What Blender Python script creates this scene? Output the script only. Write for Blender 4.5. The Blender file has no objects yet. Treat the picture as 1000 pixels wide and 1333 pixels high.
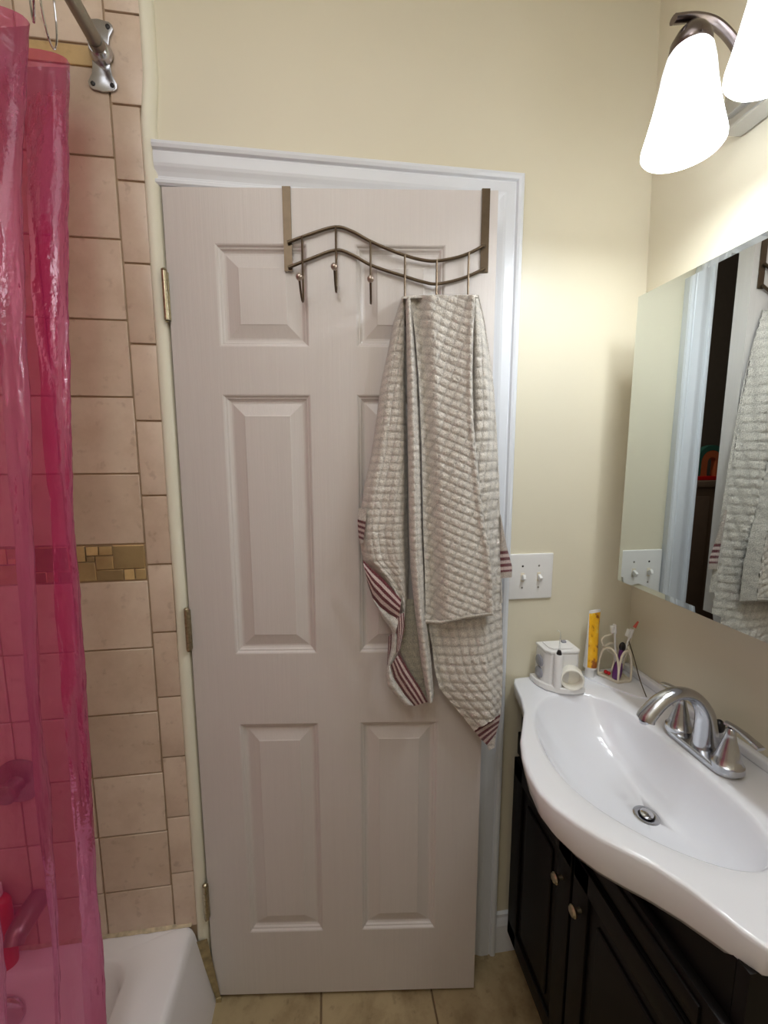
import bpy, bmesh, math, random
from math import sin, cos, pi, sqrt, exp
from mathutils import Vector, Matrix, noise
random.seed(4)
C = bpy.context.scene.collection
# ------------------------------------------------------------------ camera
FPX, PITCH, YAW, ROLL = 546.1, -.132, -.1336, .002
CP = Vector((.3349, -1.021, 1.4774))
_f = Vector((-sin(YAW), cos(YAW), 0)); _r = Vector((cos(YAW), sin(YAW), 0)); _z = Vector((0, 0, 1))
F = cos(PITCH)*_f + sin(PITCH)*_z; U0 = -sin(PITCH)*_f + cos(PITCH)*_z
R2 = cos(ROLL)*_r - sin(ROLL)*U0; U2 = sin(ROLL)*_r + cos(ROLL)*U0
cd = bpy.data.cameras.new('camera'); cam = bpy.data.objects.new('camera', cd); C.objects.link(cam)
cd.sensor_fit = 'VERTICAL'; cd.sensor_height = 24; cd.sensor_width = 24; cd.lens = FPX/1333*24
cd.clip_start = .01
cam.matrix_world = Matrix.Translation(CP) @ Matrix((R2, U2, -F)).transposed().to_4x4()
bpy.context.scene.camera = cam

def ray(px, py): return F + R2*((px-500)/FPX) + U2*((666.5-py)/FPX)
def at(px, py, ax, val):
    """measure a photo point on a real plane of the room"""
    d = ray(px, py); return CP + d*((val-CP[ax])/d[ax])
DA = .1125                                   # door stands ajar
DT = Vector((cos(DA), -sin(DA), 0)); DN = Vector((-sin(DA), -cos(DA), 0))
def dpt(u, off, z): return DT*u + DN*off + Vector((0, 0, z))
def duv(px, py, off):
    d = ray(px, py); k = (off-CP.dot(DN))/d.dot(DN); X = CP+d*k
    return X.dot(DT), X.z

# ------------------------------------------------------------------ materials
def lin(c): return tuple(((v/255)/12.92 if v/255 <= .04045 else ((v/255+.055)/1.055)**2.4) for v in c)
class NB:
    def __init__(s, name):
        s.m = bpy.data.materials.new(name); s.m.use_nodes = True; s.t = s.m.node_tree
        s.t.nodes.clear(); s.out = s.n('ShaderNodeOutputMaterial')
    def n(s, t, **k):
        o = s.t.nodes.new(t)
        for a, b in k.items(): setattr(o, a, b)
        return o
    def l(s, a, b): s.t.links.new(a, b)
    def bsdf(s, col, rough=.5, metal=0, **k):
        b = s.n('ShaderNodeBsdfPrincipled'); b.inputs['Base Color'].default_value = (*col, 1)
        b.inputs['Roughness'].default_value = rough; b.inputs['Metallic'].default_value = metal
        for a, v in k.items(): b.inputs[a.replace('_', ' ')].default_value = v
        s.l(b.outputs[0], s.out.inputs[0]); s.b = b; return b
    def obj_coord(s): return s.n('ShaderNodeTexCoord').outputs['Object']
    def noise(s, scale, detail=3, vec=None, stretch=None, rough=.5):
        t = s.n('ShaderNodeTexNoise'); t.inputs['Scale'].default_value = scale; t.inputs['Detail'].default_value = detail
        t.inputs['Roughness'].default_value = rough
        v = vec or s.obj_coord()
        if stretch:
            mp = s.n('ShaderNodeMapping'); mp.inputs['Scale'].default_value = stretch; s.l(v, mp.inputs[0]); v = mp.outputs[0]
        s.l(v, t.inputs['Vector']); return t.outputs['Fac']
    def ramp(s, fac, stops):
        r = s.n('ShaderNodeValToRGB'); e = r.color_ramp.elements
        while len(e) < len(stops): e.new(.5)
        for el, (p, c) in zip(e, stops): el.position = p; el.color = (*c, 1)
        s.l(fac, r.inputs[0]); return r.outputs[0]
    def bump(s, h, strength=.3, dist=.002, prev=None):
        b = s.n('ShaderNodeBump'); b.inputs['Strength'].default_value = strength; b.inputs['Distance'].default_value = dist
        s.l(h, b.inputs['Height'])
        if prev: s.l(prev, b.inputs['Normal'])
        s.l(b.outputs[0], s.b.inputs['Normal']); return b.outputs[0]
def simple(name, rgb, rough=.5, metal=0, var=.04, nscale=40, bump=0, **k):
    c = lin(rgb); m = NB(name); m.bsdf(c, rough, metal, **k)
    f = m.noise(nscale, 4)
    lo = tuple(x*(1-var) for x in c); hi = tuple(min(1, x*(1+var)) for x in c)
    m.l(m.ramp(f, [(.3, lo), (.7, hi)]), m.b.inputs['Base Color'])
    if bump: m.bump(f, bump, .001)
    return m.m
M = {}
def wallpaint(name, rgb, rough=.45):
    c = lin(rgb); m = NB(name); m.bsdf(c, rough)
    f = m.noise(3, 3); m.l(m.ramp(f, [(.3, tuple(x*.97 for x in c)), (.7, tuple(min(1, x*1.02) for x in c))]), m.b.inputs['Base Color'])
    m.bump(m.noise(260, 2), .12, .0006, m.bump(m.noise(5, 2), .25, .006)); return m.m
M['wall'] = wallpaint('cream_wall_paint', (223, 215, 192), .42)
M['plaster'] = wallpaint('cream_edge_paint', (234, 229, 210), .5)
M['ceiling'] = wallpaint('ceiling_paint', (225, 220, 205), .7)
M['trim'] = simple('white_trim_paint', (226, 229, 235), .32, var=.015, nscale=8)
def doormat():
    c = lin((214, 207, 203)); m = NB('white_door_paint'); m.bsdf(c, .38)
    f = m.noise(1, 5, stretch=(170, 170, 5), rough=.7)
    m.l(m.ramp(f, [(.3, tuple(x*.965 for x in c)), (.65, c)]), m.b.inputs['Base Color'])
    m.bump(f, .35, .0011); return m.m
M['door'] = doormat()
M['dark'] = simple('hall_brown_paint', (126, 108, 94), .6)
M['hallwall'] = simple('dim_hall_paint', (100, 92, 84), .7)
M['white_plastic'] = simple('white_plastic', (232, 230, 228), .28, var=.01)
M['cream_plastic'] = simple('cream_plastic', (226, 216, 196), .35, var=.02)
M['ivory'] = simple('ivory_plastic', (238, 234, 222), .3, var=.01)
M['grey_plastic'] = simple('grey_plastic', (150, 150, 158), .3)
M['black_plastic'] = simple('black_plastic', (26, 22, 24), .35)
M['porcelain'] = simple('white_porcelain', (236, 237, 242), .08, var=.006, nscale=4, Coat_Weight=.5, Coat_Roughness=.04)
M['tub'] = simple('tub_enamel', (244, 240, 243), .16, var=.012, nscale=6)
M['chrome'] = simple('brushed_nickel', (196, 198, 204), .2, 1, var=.03, nscale=90)
M['chrome2'] = simple('polished_chrome', (205, 205, 210), .08, 1, var=.02)
M['steel'] = simple('grey_painted_steel', (150, 146, 140), .35, .85, var=.05)
M['bronze'] = simple('antique_bronze', (98, 84, 68), .36, .8, var=.1, nscale=60)
M['ball'] = simple('satin_nickel_ball', (176, 162, 152), .3, .9)
M['hinge'] = simple('old_brass_nickel', (176, 166, 140), .28, .95, var=.2, nscale=160)
M['espresso'] = simple('espresso_wood', (10, 7, 6), .5, Specular_IOR_Level=.25, var=.25, nscale=30)
M['caulk'] = simple('stained_caulk', (196, 180, 152), .6, var=.25, nscale=70)
M['grime'] = simple('grimy_paint', (150, 132, 96), .6, var=.4, nscale=50)
M['red'] = simple('red_plastic', (200, 18, 22), .35)
M['purple'] = simple('purple_plastic', (96, 44, 110), .35)
M['coral'] = simple('coral_plastic', (226, 104, 88), .4)
M['green'] = simple('green_paint', (50, 104, 92), .6)
M['orange'] = simple('orange_paint', (190, 100, 60), .6)
M['bulbsock'] = simple('dark_nickel', (120, 110, 108), .25, 1, var=.05)
M['bristle'] = simple('white_bristle', (235, 235, 230), .7)
def mirror():
    m = NB('mirror_glass'); m.bsdf((.93, .95, .93), .0, 1)
    f = m.noise(2, 1); m.l(m.ramp(f, [(0, (.66, .70, .69)), (1, (.68, .72, .71))]), m.b.inputs['Base Color']); return m.m
M['mirror'] = mirror()
def clear():
    m = NB('clear_plastic'); m.bsdf((.95, .97, 1), .05, 0, Transmission_Weight=.9, IOR=1.3, Alpha=.55); return m.m
M['clear'] = clear()
def shade():
    m = NB('alabaster_glass'); m.bsdf((.95, .95, .96), .25, 0, Transmission_Weight=0)
    f = m.noise(14, 4, stretch=(1, 1, 2.2))
    m.l(m.ramp(f, [(.3, (.80, .83, .88)), (.65, (1, 1, 1))]), m.b.inputs['Emission Color'])
    tc = m.n('ShaderNodeTexCoord'); sp = m.n('ShaderNodeSeparateXYZ'); m.l(tc.outputs['Object'], sp.inputs[0])
    mr = m.n('ShaderNodeMapRange'); m.l(sp.outputs[2], mr.inputs[0])
    mr.inputs[1].default_value = .02; mr.inputs[2].default_value = -.055; mr.inputs[3].default_value = .6; mr.inputs[4].default_value = 5.0
    m.l(mr.outputs[0], m.b.inputs['Emission Strength'])
    tl = m.n('ShaderNodeBsdfTranslucent'); tl.inputs[0].default_value = (.8, .85, .9, 1); mx = m.n('ShaderNodeMixShader'); mx.inputs[0].default_value = .28
    m.l(m.b.outputs[0], mx.inputs[1]); m.l(tl.outputs[0], mx.inputs[2]); m.l(mx.outputs[0], m.out.inputs[0]); return m.m
M['shade'] = shade()
def bulb():
    m = NB('lit_bulb'); m.bsdf((1, 1, 1), .5); m.b.inputs['Emission Color'].default_value = (1, .97, .92, 1); m.b.inputs['Emission Strength'].default_value = 30
    return m.m
M['bulb'] = bulb()
def tile(name, a, b, grout_like=False):
    """stone tile; per-tile tone from the mesh attribute 'tone'"""
    m = NB(name); m.bsdf(a, .33)
    at_ = m.n('ShaderNodeAttribute'); at_.attribute_name = 'tone'
    f = m.noise(9, 7, rough=.65); f2 = m.noise(38, 4)
    c1 = m.ramp(f, [(.3, b), (.55, a), (.8, tuple(min(1, x*1.1) for x in a))])
    vein = m.ramp(f2, [(.30, tuple(x*.72 for x in b)), (.40, (1, 1, 1)), (1, (1, 1, 1))])
    mx = m.n('ShaderNodeMix', data_type='RGBA', blend_type='MULTIPLY'); mx.inputs[0].default_value = .3
    m.l(c1, mx.inputs[6]); m.l(vein, mx.inputs[7])
    mx2 = m.n('ShaderNodeMix', data_type='RGBA', blend_type='MULTIPLY'); mx2.inputs[0].default_value = 1
    m.l(mx.outputs[2], mx2.inputs[6]); m.l(at_.outputs['Color'], mx2.inputs[7])
    m.l(mx2.outputs[2], m.b.inputs['Base Color']); m.bump(f2, .12, .0015); return m.m
M['tile'] = tile('beige_stone_tile', lin((217, 196, 178)), lin((202, 178, 158)))
M['mosaic'] = tile('brown_mosaic_tile', lin((214, 186, 140)), lin((180, 150, 108)))
M['floortile'] = tile('floor_tile_stone', lin((170, 152, 118)), lin((132, 112, 80)))
M['grout'] = simple('tan_grout', (176, 152, 126), .85, var=.1)
M['floorgrout'] = simple('brown_grout', (112, 92, 68), .9, var=.15)
def towelmat():
    m = NB('cotton_terry'); m.bsdf((.8, .8, .76), .95, 0, Sheen_Weight=.5)
    a = m.n('ShaderNodeAttribute'); a.attribute_name = 'dye'
    f = m.noise(420, 3, rough=.7); r = m.ramp(f, [(.38, (.66, .65, .64)), (.58, (1, 1, 1))])
    mx = m.n('ShaderNodeMix', data_type='RGBA', blend_type='MULTIPLY'); mx.inputs[0].default_value = 1
    m.l(a.outputs['Color'], mx.inputs[6]); m.l(r, mx.inputs[7]); m.l(mx.outputs[2], m.b.inputs['Base Color'])
    m.bump(m.noise(700, 2), .9, .002, m.bump(f, 1, .004)); return m.m
M['towel'] = towelmat()
def vinyl():
    m = NB('pink_translucent_vinyl'); m.bsdf(lin((242, 70, 158)), .12, 0, Specular_IOR_Level=.5)
    w = m.noise(26, 4, stretch=(1, 1, .35)); w2 = m.noise(90, 3)
    m.bump(w2, .5, .0016, m.bump(w, .6, .007))
    nrm = m.b.inputs['Normal'].links[0].from_socket
    tr = m.n('ShaderNodeBsdfTransparent'); tr.inputs[0].default_value = (.96, .47, .66, 1)
    tl = m.n('ShaderNodeBsdfTranslucent'); tl.inputs[0].default_value = (*lin((240, 70, 150)), 1)
    gl = m.n('ShaderNodeBsdfGlossy'); gl.inputs['Roughness'].default_value = .07; m.l(nrm, gl.inputs['Normal'])
    gl.inputs[0].default_value = (.85, .74, .82, 1)
    a = m.n('ShaderNodeMixShader'); a.inputs[0].default_value = .5; m.l(m.b.outputs[0], a.inputs[1]); m.l(tl.outputs[0], a.inputs[2])
    b = m.n('ShaderNodeMixShader'); b.inputs[0].default_value = .37; m.l(tr.outputs[0], b.inputs[1]); m.l(a.outputs[0], b.inputs[2])
    fr = m.n('ShaderNodeFresnel'); fr.inputs[0].default_value = 1.45; m.l(nrm, fr.inputs['Normal'])
    c = m.n('ShaderNodeMixShader'); m.l(fr.outputs[0], c.inputs[0]); m.l(b.outputs[0], c.inputs[1]); m.l(gl.outputs[0], c.inputs[2])
    m.l(c.outputs[0], m.out.inputs[0]); return m.m
M['vinyl'] = vinyl()
def pastemat():
    m = NB('yellow_tube_label'); m.bsdf(lin((240, 178, 30)), .3)
    f = m.noise(60, 4, stretch=(1, 1, .6)); c = m.ramp(f, [(.36, lin((150, 84, 30))), (.44, lin((236, 172, 28))), (.62, lin((246, 190, 40))), (.72, lin((250, 214, 110)))])
    m.l(c, m.b.inputs['Base Color']); return m.m
M['paste'] = pastemat()

# ------------------------------------------------------------------ mesh helpers
class MB:
    def __init__(s): s.v = []; s.f = []; s.mi = []; s.sm = []
    def add(s, vs, fs, mi=0, smooth=False):
        o = len(s.v); s.v += [tuple(x) for x in vs]
        for f in fs: s.f.append(tuple(i+o for i in f)); s.mi.append(mi); s.sm.append(smooth)
        return s
    def quad(s, a, b, c, d, mi=0): return s.add([a, b, c, d], [(0, 1, 2, 3)], mi)
    def box(s, x0, x1, y0, y1, z0, z1, bev=0, mi=0, seg=2, X=None):
        bm = bmesh.new(); bmesh.ops.create_cube(bm, size=1)
        for v in bm.verts: v.co = Vector(((x0+x1)/2+v.co.x*(x1-x0), (y0+y1)/2+v.co.y*(y1-y0), (z0+z1)/2+v.co.z*(z1-z0)))
        if bev: bmesh.ops.bevel(bm, geom=bm.edges[:], offset=bev, segments=seg, profile=.6, affect='EDGES')
        if X: bmesh.ops.transform(bm, matrix=X, verts=bm.verts)
        bmesh.ops.recalc_face_normals(bm, faces=bm.faces)
        bm.verts.index_update(); s.add([v.co[:] for v in bm.verts], [[v.index for v in f.verts] for f in bm.faces], mi, bool(bev)); bm.free(); return s
    def tube(s, pts, r, n=12, mi=0, caps=True, up=None):
        pts = [Vector(p) for p in pts]; rr = r if isinstance(r, (list, tuple)) else [r]*len(pts); vs = []; fs = []
        t0 = (pts[1]-pts[0]).normalized(); a = Vector(up) if up else (Vector((0, 0, 1)) if abs(t0.z) < .9 else Vector((1, 0, 0)))
        nrm = (a - t0*a.dot(t0)).normalized()
        for i, p in enumerate(pts):
            t = (pts[min(i+1, len(pts)-1)]-pts[max(i-1, 0)]).normalized(); nrm = (nrm - t*nrm.dot(t)).normalized(); b = t.cross(nrm)
            q = rr[i]; ra, rb = q if isinstance(q, tuple) else (q, q)
            for k in range(n): an = 2*pi*k/n; vs.append(p+nrm*cos(an)*ra+b*sin(an)*rb)
        for i in range(len(pts)-1):
            for k in range(n): fs.append((i*n+k, i*n+(k+1) % n, (i+1)*n+(k+1) % n, (i+1)*n+k))
        if caps: fs.append(tuple(range(n-1, -1, -1))); fs.append(tuple((len(pts)-1)*n+k for k in range(n)))
        return s.add(vs, fs, mi, True)
    def lathe(s, prof, cen=(0, 0, 0), n=32, X=None, mi=0, sx=1, sy=1):
        vs = []; fs = []; X = X or Matrix.Translation(cen)
        for r, z in prof:
            for k in range(n): an = 2*pi*k/n; vs.append(X @ Vector((r*cos(an)*sx, r*sin(an)*sy, z)))
        for i in range(len(prof)-1):
            for k in range(n): fs.append((i*n+k, i*n+(k+1) % n, (i+1)*n+(k+1) % n, (i+1)*n+k))
        if prof[0][0] > 1e-5: fs.append(tuple(range(n-1, -1, -1)))
        if prof[-1][0] > 1e-5: fs.append(tuple((len(prof)-1)*n+k for k in range(n)))
        return s.add(vs, fs, mi, True)
    def open_lathe(s, prof, X, n=32, mi=0):
        vs = []; fs = []
        for r, z in prof:
            for k in range(n): an = 2*pi*k/n; vs.append(X @ Vector((r*cos(an), r*sin(an), z)))
        for i in range(len(prof)-1):
            for k in range(n): fs.append((i*n+k, i*n+(k+1) % n, (i+1)*n+(k+1) % n, (i+1)*n+k))
        return s.add(vs, fs, mi, True)
    def prism(s, poly, z0, z1, bev=0, X=None, mi=0, seg=2):
        bm = bmesh.new(); b = [bm.verts.new((x, y, z0)) for x, y in poly]; f = bm.faces.new(b)
        r = bmesh.ops.extrude_face_region(bm, geom=[f]); 
        for v in r['geom']:
            if isinstance(v, bmesh.types.BMVert): v.co.z = z1
        bmesh.ops.recalc_face_normals(bm, faces=bm.faces)
        if bev:
            ed = [e for e in bm.edges if abs(e.verts[0].co.z-e.verts[1].co.z) < 1e-6]
            bmesh.ops.bevel(bm, geom=ed, offset=bev, segments=seg, profile=.6, affect='EDGES')
        if X: bmesh.ops.transform(bm, matrix=X, verts=bm.verts)
        bm.verts.index_update(); s.add([v.co[:] for v in bm.verts], [[v.index for v in f.verts] for f in bm.faces], mi, bool(bev)); bm.free(); return s
    def sphere(s, c, r, n=16, mi=0, sc=(1, 1, 1), X=None):
        prof = [(max(1e-6, r*sin(pi*i/10)), -r*cos(pi*i/10)) for i in range(11)]
        Y = Matrix.Translation(c) @ (X or Matrix()) @ Matrix.Diagonal((*sc, 1)); vs = []; fs = []
        for q, z in prof:
            for k in range(n): an = 2*pi*k/n; vs.append(Y @ Vector((q*cos(an), q*sin(an), z)))
        for i in range(10):
            for k in range(n): fs.append((i*n+k, i*n+(k+1) % n, (i+1)*n+(k+1) % n, (i+1)*n+k))
        return s.add(vs, fs, mi, True)
    def build(s, name, mats, parent=None, autosmooth=True, origin=None):
        me = bpy.data.meshes.new(name)
        o3 = Vector(origin) if origin is not None else Vector((0, 0, 0))
        me.from_pydata([tuple(Vector(v)-o3) for v in s.v], [], s.f); me.update()
        for m in (mats if isinstance(mats, (list, tuple)) else [mats]): me.materials.append(m if not isinstance(m, str) else M[m])
        me.polygons.foreach_set('material_index', s.mi); me.polygons.foreach_set('use_smooth', s.sm)
        if autosmooth and any(s.sm): me.set_sharp_from_angle(angle=math.radians(42))
        ob = bpy.data.objects.new(name, me); C.objects.link(ob); ob.location = o3
        if parent is not None:
            ob.parent = parent
            ob.location = o3-wl(parent)
        return ob
def wl(o):
    p = Vector(o.location)
    while o.parent: o = o.parent; p = p+Vector(o.location)
    return p
def tag(o, label, cat=None, group=None, kind=None):
    if label: o['label'] = label
    if cat: o['category'] = cat
    if group: o['group'] = group
    if kind: o['kind'] = kind
    return o
def empty(name, loc, label, cat, group=None):
    o = bpy.data.objects.new(name, None); C.objects.link(o); o.location = loc; o.empty_display_size = .05
    return tag(o, label, cat, group)
def struct(o, label, cat=None): o['kind'] = 'structure'; o['label'] = label; o['category'] = cat or o.name.split('_')[0]; return o
def copy_tree(o, off, parent=None):
    c = o.copy(); C.objects.link(c)
    if parent is None: c.location = Vector(o.location)+Vector(off)
    else: c.parent = parent
    for ch in [x for x in bpy.data.objects if x.parent == o]: copy_tree(ch, off, c)
    return c
def spline(pts, n=8):
    P = [Vector(p) for p in pts]; out = []
    for i in range(len(P)-1):
        p0 = P[max(i-1, 0)]; p1 = P[i]; p2 = P[i+1]; p3 = P[min(i+2, len(P)-1)]
        for k in range(n):
            t = k/n; out.append(.5*((2*p1)+(p2-p0)*t+(2*p0-5*p1+4*p2-p3)*t*t+(3*p1-p0-3*p2+p3)*t**3))
    out.append(P[-1]); return out
def toneattr(o, fn):
    a = o.data.attributes.new('tone', 'FLOAT_COLOR', 'FACE')
    for i, p in enumerate(o.data.polygons): a.data[i].color = (*fn(p), 1)

# ------------------------------------------------------------------ room shell
CZ = 2.72; YB = -1.72; WF = .012                   # ceiling height, back of room, painted wall face
def xw(z): return 1.1605 - .03*(z-1.5)           # right wall leans in a little towards the top
OX0, OX1, OZ = -.004, .724, 2.052                # door opening
b = MB()
w = WF
b.quad((-.03, w, OZ), (OX0, w, OZ), (OX0, w, CZ), (-.03, w, CZ)); b.quad((-.03, w, 0), (OX0, w, 0), (OX0, w, OZ), (-.03, w, OZ))
b.quad((OX0, w, OZ), (OX1, w, OZ), (OX1, w, CZ), (OX0, w, CZ))
b.quad((OX1, w, 0), (xw(0), w, 0), (xw(OZ), w, OZ), (OX1, w, OZ)); b.quad((OX1, w, OZ), (xw(OZ), w, OZ), (xw(CZ), w, CZ), (OX1, w, CZ))
for (x0, x1, z0, z1) in ((-.03, OX0, 0, OZ), (-.03, 1.3, OZ, CZ), (OX1, 1.3, 0, OZ)): b.box(x0, x1, w+.002, .115, z0, z1)
struct(b.build('wall_back', M['wall']), 'cream painted wall around the door')
b = MB(); b.add([(xw(0), w+.1, 0), (xw(0), YB, 0), (xw(CZ), YB, CZ), (xw(CZ), w+.1, CZ), (xw(0)+.1, w+.1, 0), (xw(0)+.1, YB, 0), (xw(CZ)+.1, YB, CZ), (xw(CZ)+.1, w+.1, CZ)],
    [(0, 1, 2, 3), (4, 7, 6, 5), (0, 4, 5, 1), (3, 2, 6, 7), (0, 3, 7, 4), (1, 5, 6, 2)])
struct(b.build('wall_right', M['wall']), 'cream wall behind the mirror and sink')
b = MB().box(-.93, 1.32, YB-.1, YB, 0, CZ); struct(b.build('wall_front', M['wall']), 'cream wall behind the camera')
b = MB().box(-.93, 1.32, YB, .115, CZ, CZ+.08); struct(b.build('ceiling', M['ceiling']), 'pale painted ceiling')
# floor tiles with grout joints at the measured places
T = .305
b = MB(); b.box(-.9, 1.3, YB, .115, -.05, -.0025, mi=1)
tones = []
for i in range(-1, 5):
    for j in range(0, 8):
        x0 = .29+T*(i-1); y1 = .09-T*j; y0 = y1-T
        xa, xb_, ya, yb = max(x0, -.04), min(x0+T, 1.28), max(y0, YB), min(y1, .114)
        if xb_-xa < .02 or yb-ya < .02: continue
        b.box(xa+.0025, xb_-.0025, ya+.0025, yb-.0025, -.006, 0, bev=.0015, seg=1)
o = b.build('floor', [M['floortile'], M['floorgrout']]); struct(o, 'beige stone tile floor')
toneattr(o, lambda p: (lambda q: (q, q*.98, q*.95))(.9+.12*noise.cell(Vector((math.floor((p.center.x-.29)/T)*1.7, math.floor((p.center.y-.09)/T)*2.3, 3)))))

# shower end wall in stone tile
def tonef(p):
    k = noise.cell(Vector((math.floor((p.center.x+.088)/.163)*3.1, round(p.center.z/.163)*1.7, 1.2))); q = .93+.09*k
    return (q, q*(.985+.02*k), q*(.96+.04*k))
b = MB(); b.box(-.93, -.0315, .004, .114, 0, CZ, mi=2)
G = .0018; TY = .006
XJ = -.088
rowsL = [.208, .371, .53, .694, .858, 1.023, 1.19]; rowsU = [1.277, 1.439, 1.608, 1.77, 1.933, 2.09, 2.253]
def trow(z0, z1):
    x = XJ
    while x > -.92:
        b.box(max(x-.163, -.925)+G, x-G, 0, TY, z0+G, z1-G, bev=.0013, seg=1); x -= .163
for L in (rowsL, rowsU):
    for z0, z1 in zip(L, L[1:]): trow(z0, z1)
trow(2.292, 2.455); trow(2.455, 2.62); trow(2.62, CZ)
# thin brown liner and the mosaic band
x = XJ
while x > -.92: b.box(max(x-.163, -.925)+G, x-G, .0006, TY, 2.253+G, 2.292-G, bev=.001, seg=1, mi=1); x -= .163
pat = [(0, .30, 0, .55), (.0, .18, .55, 1), (.18, .36, .72, 1), (.36, .55, .72, 1), (.55, 1, .32, 1), (.30, .55, .32, .72), (.18, .30, .55, .72), (.30, .68, 0, .32), (.68, .84, 0, .32), (.84, 1, 0, .32)]
x = XJ
while x > -.92:
    for a0, a1, c0, c1 in pat:
        wd, hh = .155, .0835; X0 = x-.157
        if X0+a0*wd < -.925: continue
        b.box(X0+a0*wd+.001, X0+a1*wd-.001, .0003, TY, 1.1915+c0*hh+.001, 1.1915+c1*hh-.001, bev=.0008, seg=1, mi=1)
    x -= .163
# narrow edge tiles
zt = [.24, .404, .566, .733, .894, 1.06, 1.227, 1.389, 1.557, 1.722, 1.887, 2.048, 2.19, 2.355, 2.52, CZ]
for z0, z1 in zip(zt, zt[1:]): b.box(XJ+G, -.0325 if z0 < 2.18 else -.0195, -.001, TY, z0+G, z1-G, bev=.003, seg=2)
o = b.build('wall_tile', [M['tile'], M['mosaic'], M['grout']]); struct(o, 'beige stone tiled shower wall with a brown mosaic band', 'wall')
def tf(p):
    if p.material_index == 1:
        k = noise.cell(Vector((round(p.center.x/.012)*1.3, round(p.center.z/.016)*2.1, 7))) if abs(p.center.z-1.233) < .05 else .2
        q = .78+.5*k; return (q, q*.95, q*.84)
    return tonef(p)
toneattr(o, tf)
b = MB(); b.box(-.93, -.855, YB, .02, 0, CZ, mi=1)
for j in range(0, 11):
    for i in range(0, 16):
        y1 = -.002-.163*j; z0 = .208+.163*i
        if z0 > CZ-.03: continue
        b.box(-.856, -.849, max(y1-.163, YB)+G, y1-G, z0+G, min(z0+.163, CZ)-G, bev=.0013, seg=1)
o = b.build('wall_left', [M['tile'], M['grout']]); struct(o, 'beige stone tiled wall along the tub', 'wall'); toneattr(o, lambda p: (.95, .94, .92))
# cream plaster edge between tile and door
b = MB(); prof = [(-.0335, .003), (-.0322, -.001), (-.027, -.0035), (-.018, -.003), (-.0075, .003), (-.0045, .011), (-.0045, .03)]
zs = [i*.09 for i in range(0, 31)]; vs = []; fs = []
for z in zs:
    for x, y in prof:
        wob = .002*noise.noise(Vector((1, 2, z*4))); s_ = .012*max(0, min(1, (z-2.16)/.04)); vs.append((x+(wob+s_*.9)*(1 if x < -.02 else .8), y, min(z, CZ)))
n = len(prof)
for i in range(len(zs)-1):
    for k in range(n-1): fs.append((i*n+k, i*n+k+1, (i+1)*n+k+1, (i+1)*n+k))
b.add(vs, fs, 0, True)
struct(b.build('trim_1', M['plaster'], autosmooth=False), 'cream painted plaster strip beside the tiles', 'trim')

# casing: header plus right leg, swept with a mitre
W_ = .082
cp = [(0, -.0), (0, -.009), (.004, -.0125), (.010, -.0125), (.013, -.009), (.018, -.0085), (.026, -.011), (.034, -.0145), (.040, -.016), (.060, -.016), (.062, -.0145), (.064, -.0145), (.067, -.020), (.073, -.022), (.079, -.021), (.082, -.017), (.082, 0)]
cy = .0125
def sweep(paths):  # paths: list of functions mapping (w, y) -> point
    vs = []; fs = []; n = len(cp)
    for fn in paths:
        for w_, y in cp: vs.append(fn(w_, y+cy))
    for i in range(len(paths)-1):
        for k in range(n-1): fs.append((i*n+k, i*n+k+1, (i+1)*n+k+1, (i+1)*n+k))
    fs.append(tuple(range(n))); fs.append(tuple((len(paths)-1)*n+k for k in range(n-1, -1, -1)))
    return MB().add(vs, fs, 0, False)
CI = .722
o = sweep([lambda w_, y: (-.012, y, 2.047+w_), lambda w_, y: (CI+w_, y, 2.047+w_), lambda w_, y: (CI+w_, y, 0)]).build('trim_2', M['trim'])
bm = bmesh.new(); bm.from_mesh(o.data); bmesh.ops.recalc_face_normals(bm, faces=bm.faces); bm.to_mesh(o.data); bm.free()
struct(o, 'white moulded casing over and right of the door', 'trim')
b = MB(); b.box(OX0-.001, CI+.002, .0122, .114, 2.049, 2.0515); b.box(CI+.0005, CI+.0015, .0125, .114, 0, 2.049); b.box(OX0-.0005, OX0+.001, .012, .114, 0, 2.049)
b.box(.708, CI, .045, .085, 0, 2.049, bev=.002); b.box(OX0+.001, .708, .045, .085, 2.037, 2.049, bev=.002)
struct(b.build('trim_3', M['trim']), 'white door jamb with its stop', 'trim')
b = MB().prism([(0, 0), (.014, 0), (.014, .09), (.010, .105), (.007, .112), (.007, .122), (0, .127)], 0, xw(0)-CI-W_-.002, X=Matrix.Translation((CI+W_+.001, WF, 0)) @ Matrix(((0, 0, 1, 0), (-1, 0, 0, 0), (0, 1, 0, 0), (0, 0, 0, 1))))
struct(b.build('baseboard_back', M['trim']), 'white baseboard between door casing and vanity', 'baseboard')

# ------------------------------------------------------------------ hallway beyond the door
b = MB(); b.quad((-1.6, 1.2, 0), (1.6, 1.2, 0), (1.6, 1.2, CZ), (-1.6, 1.2, CZ)); b.quad((-1.6, .115, 0), (-1.6, 1.2, 0), (-1.6, 1.2, CZ), (-1.6, .115, CZ)); b.quad((1.6, .115, 0), (1.6, 1.2, 0), (1.6, 1.2, CZ), (1.6, .115, CZ))
b.quad((-1.6, .116, 0), (-.93, .116, 0), (-.93, .116, CZ), (-1.6, .116, CZ)); b.quad((1.3, .116, 0), (1.6, .116, 0), (1.6, .116, CZ), (1.3, .116, CZ))
b.quad((-1.6, .115, CZ), (1.6, .115, CZ), (1.6, 1.2, CZ), (-1.6, 1.2, CZ))
struct(b.build('wall_hall', M['hallwall']), 'dim wall of the hallway beyond the door', 'wall')
struct(MB().box(-1.6, 1.6, .116, 1.2, -.05, 0).build('floor_hall', M['dark']), 'dim floor of the hallway', 'floor')
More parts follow.
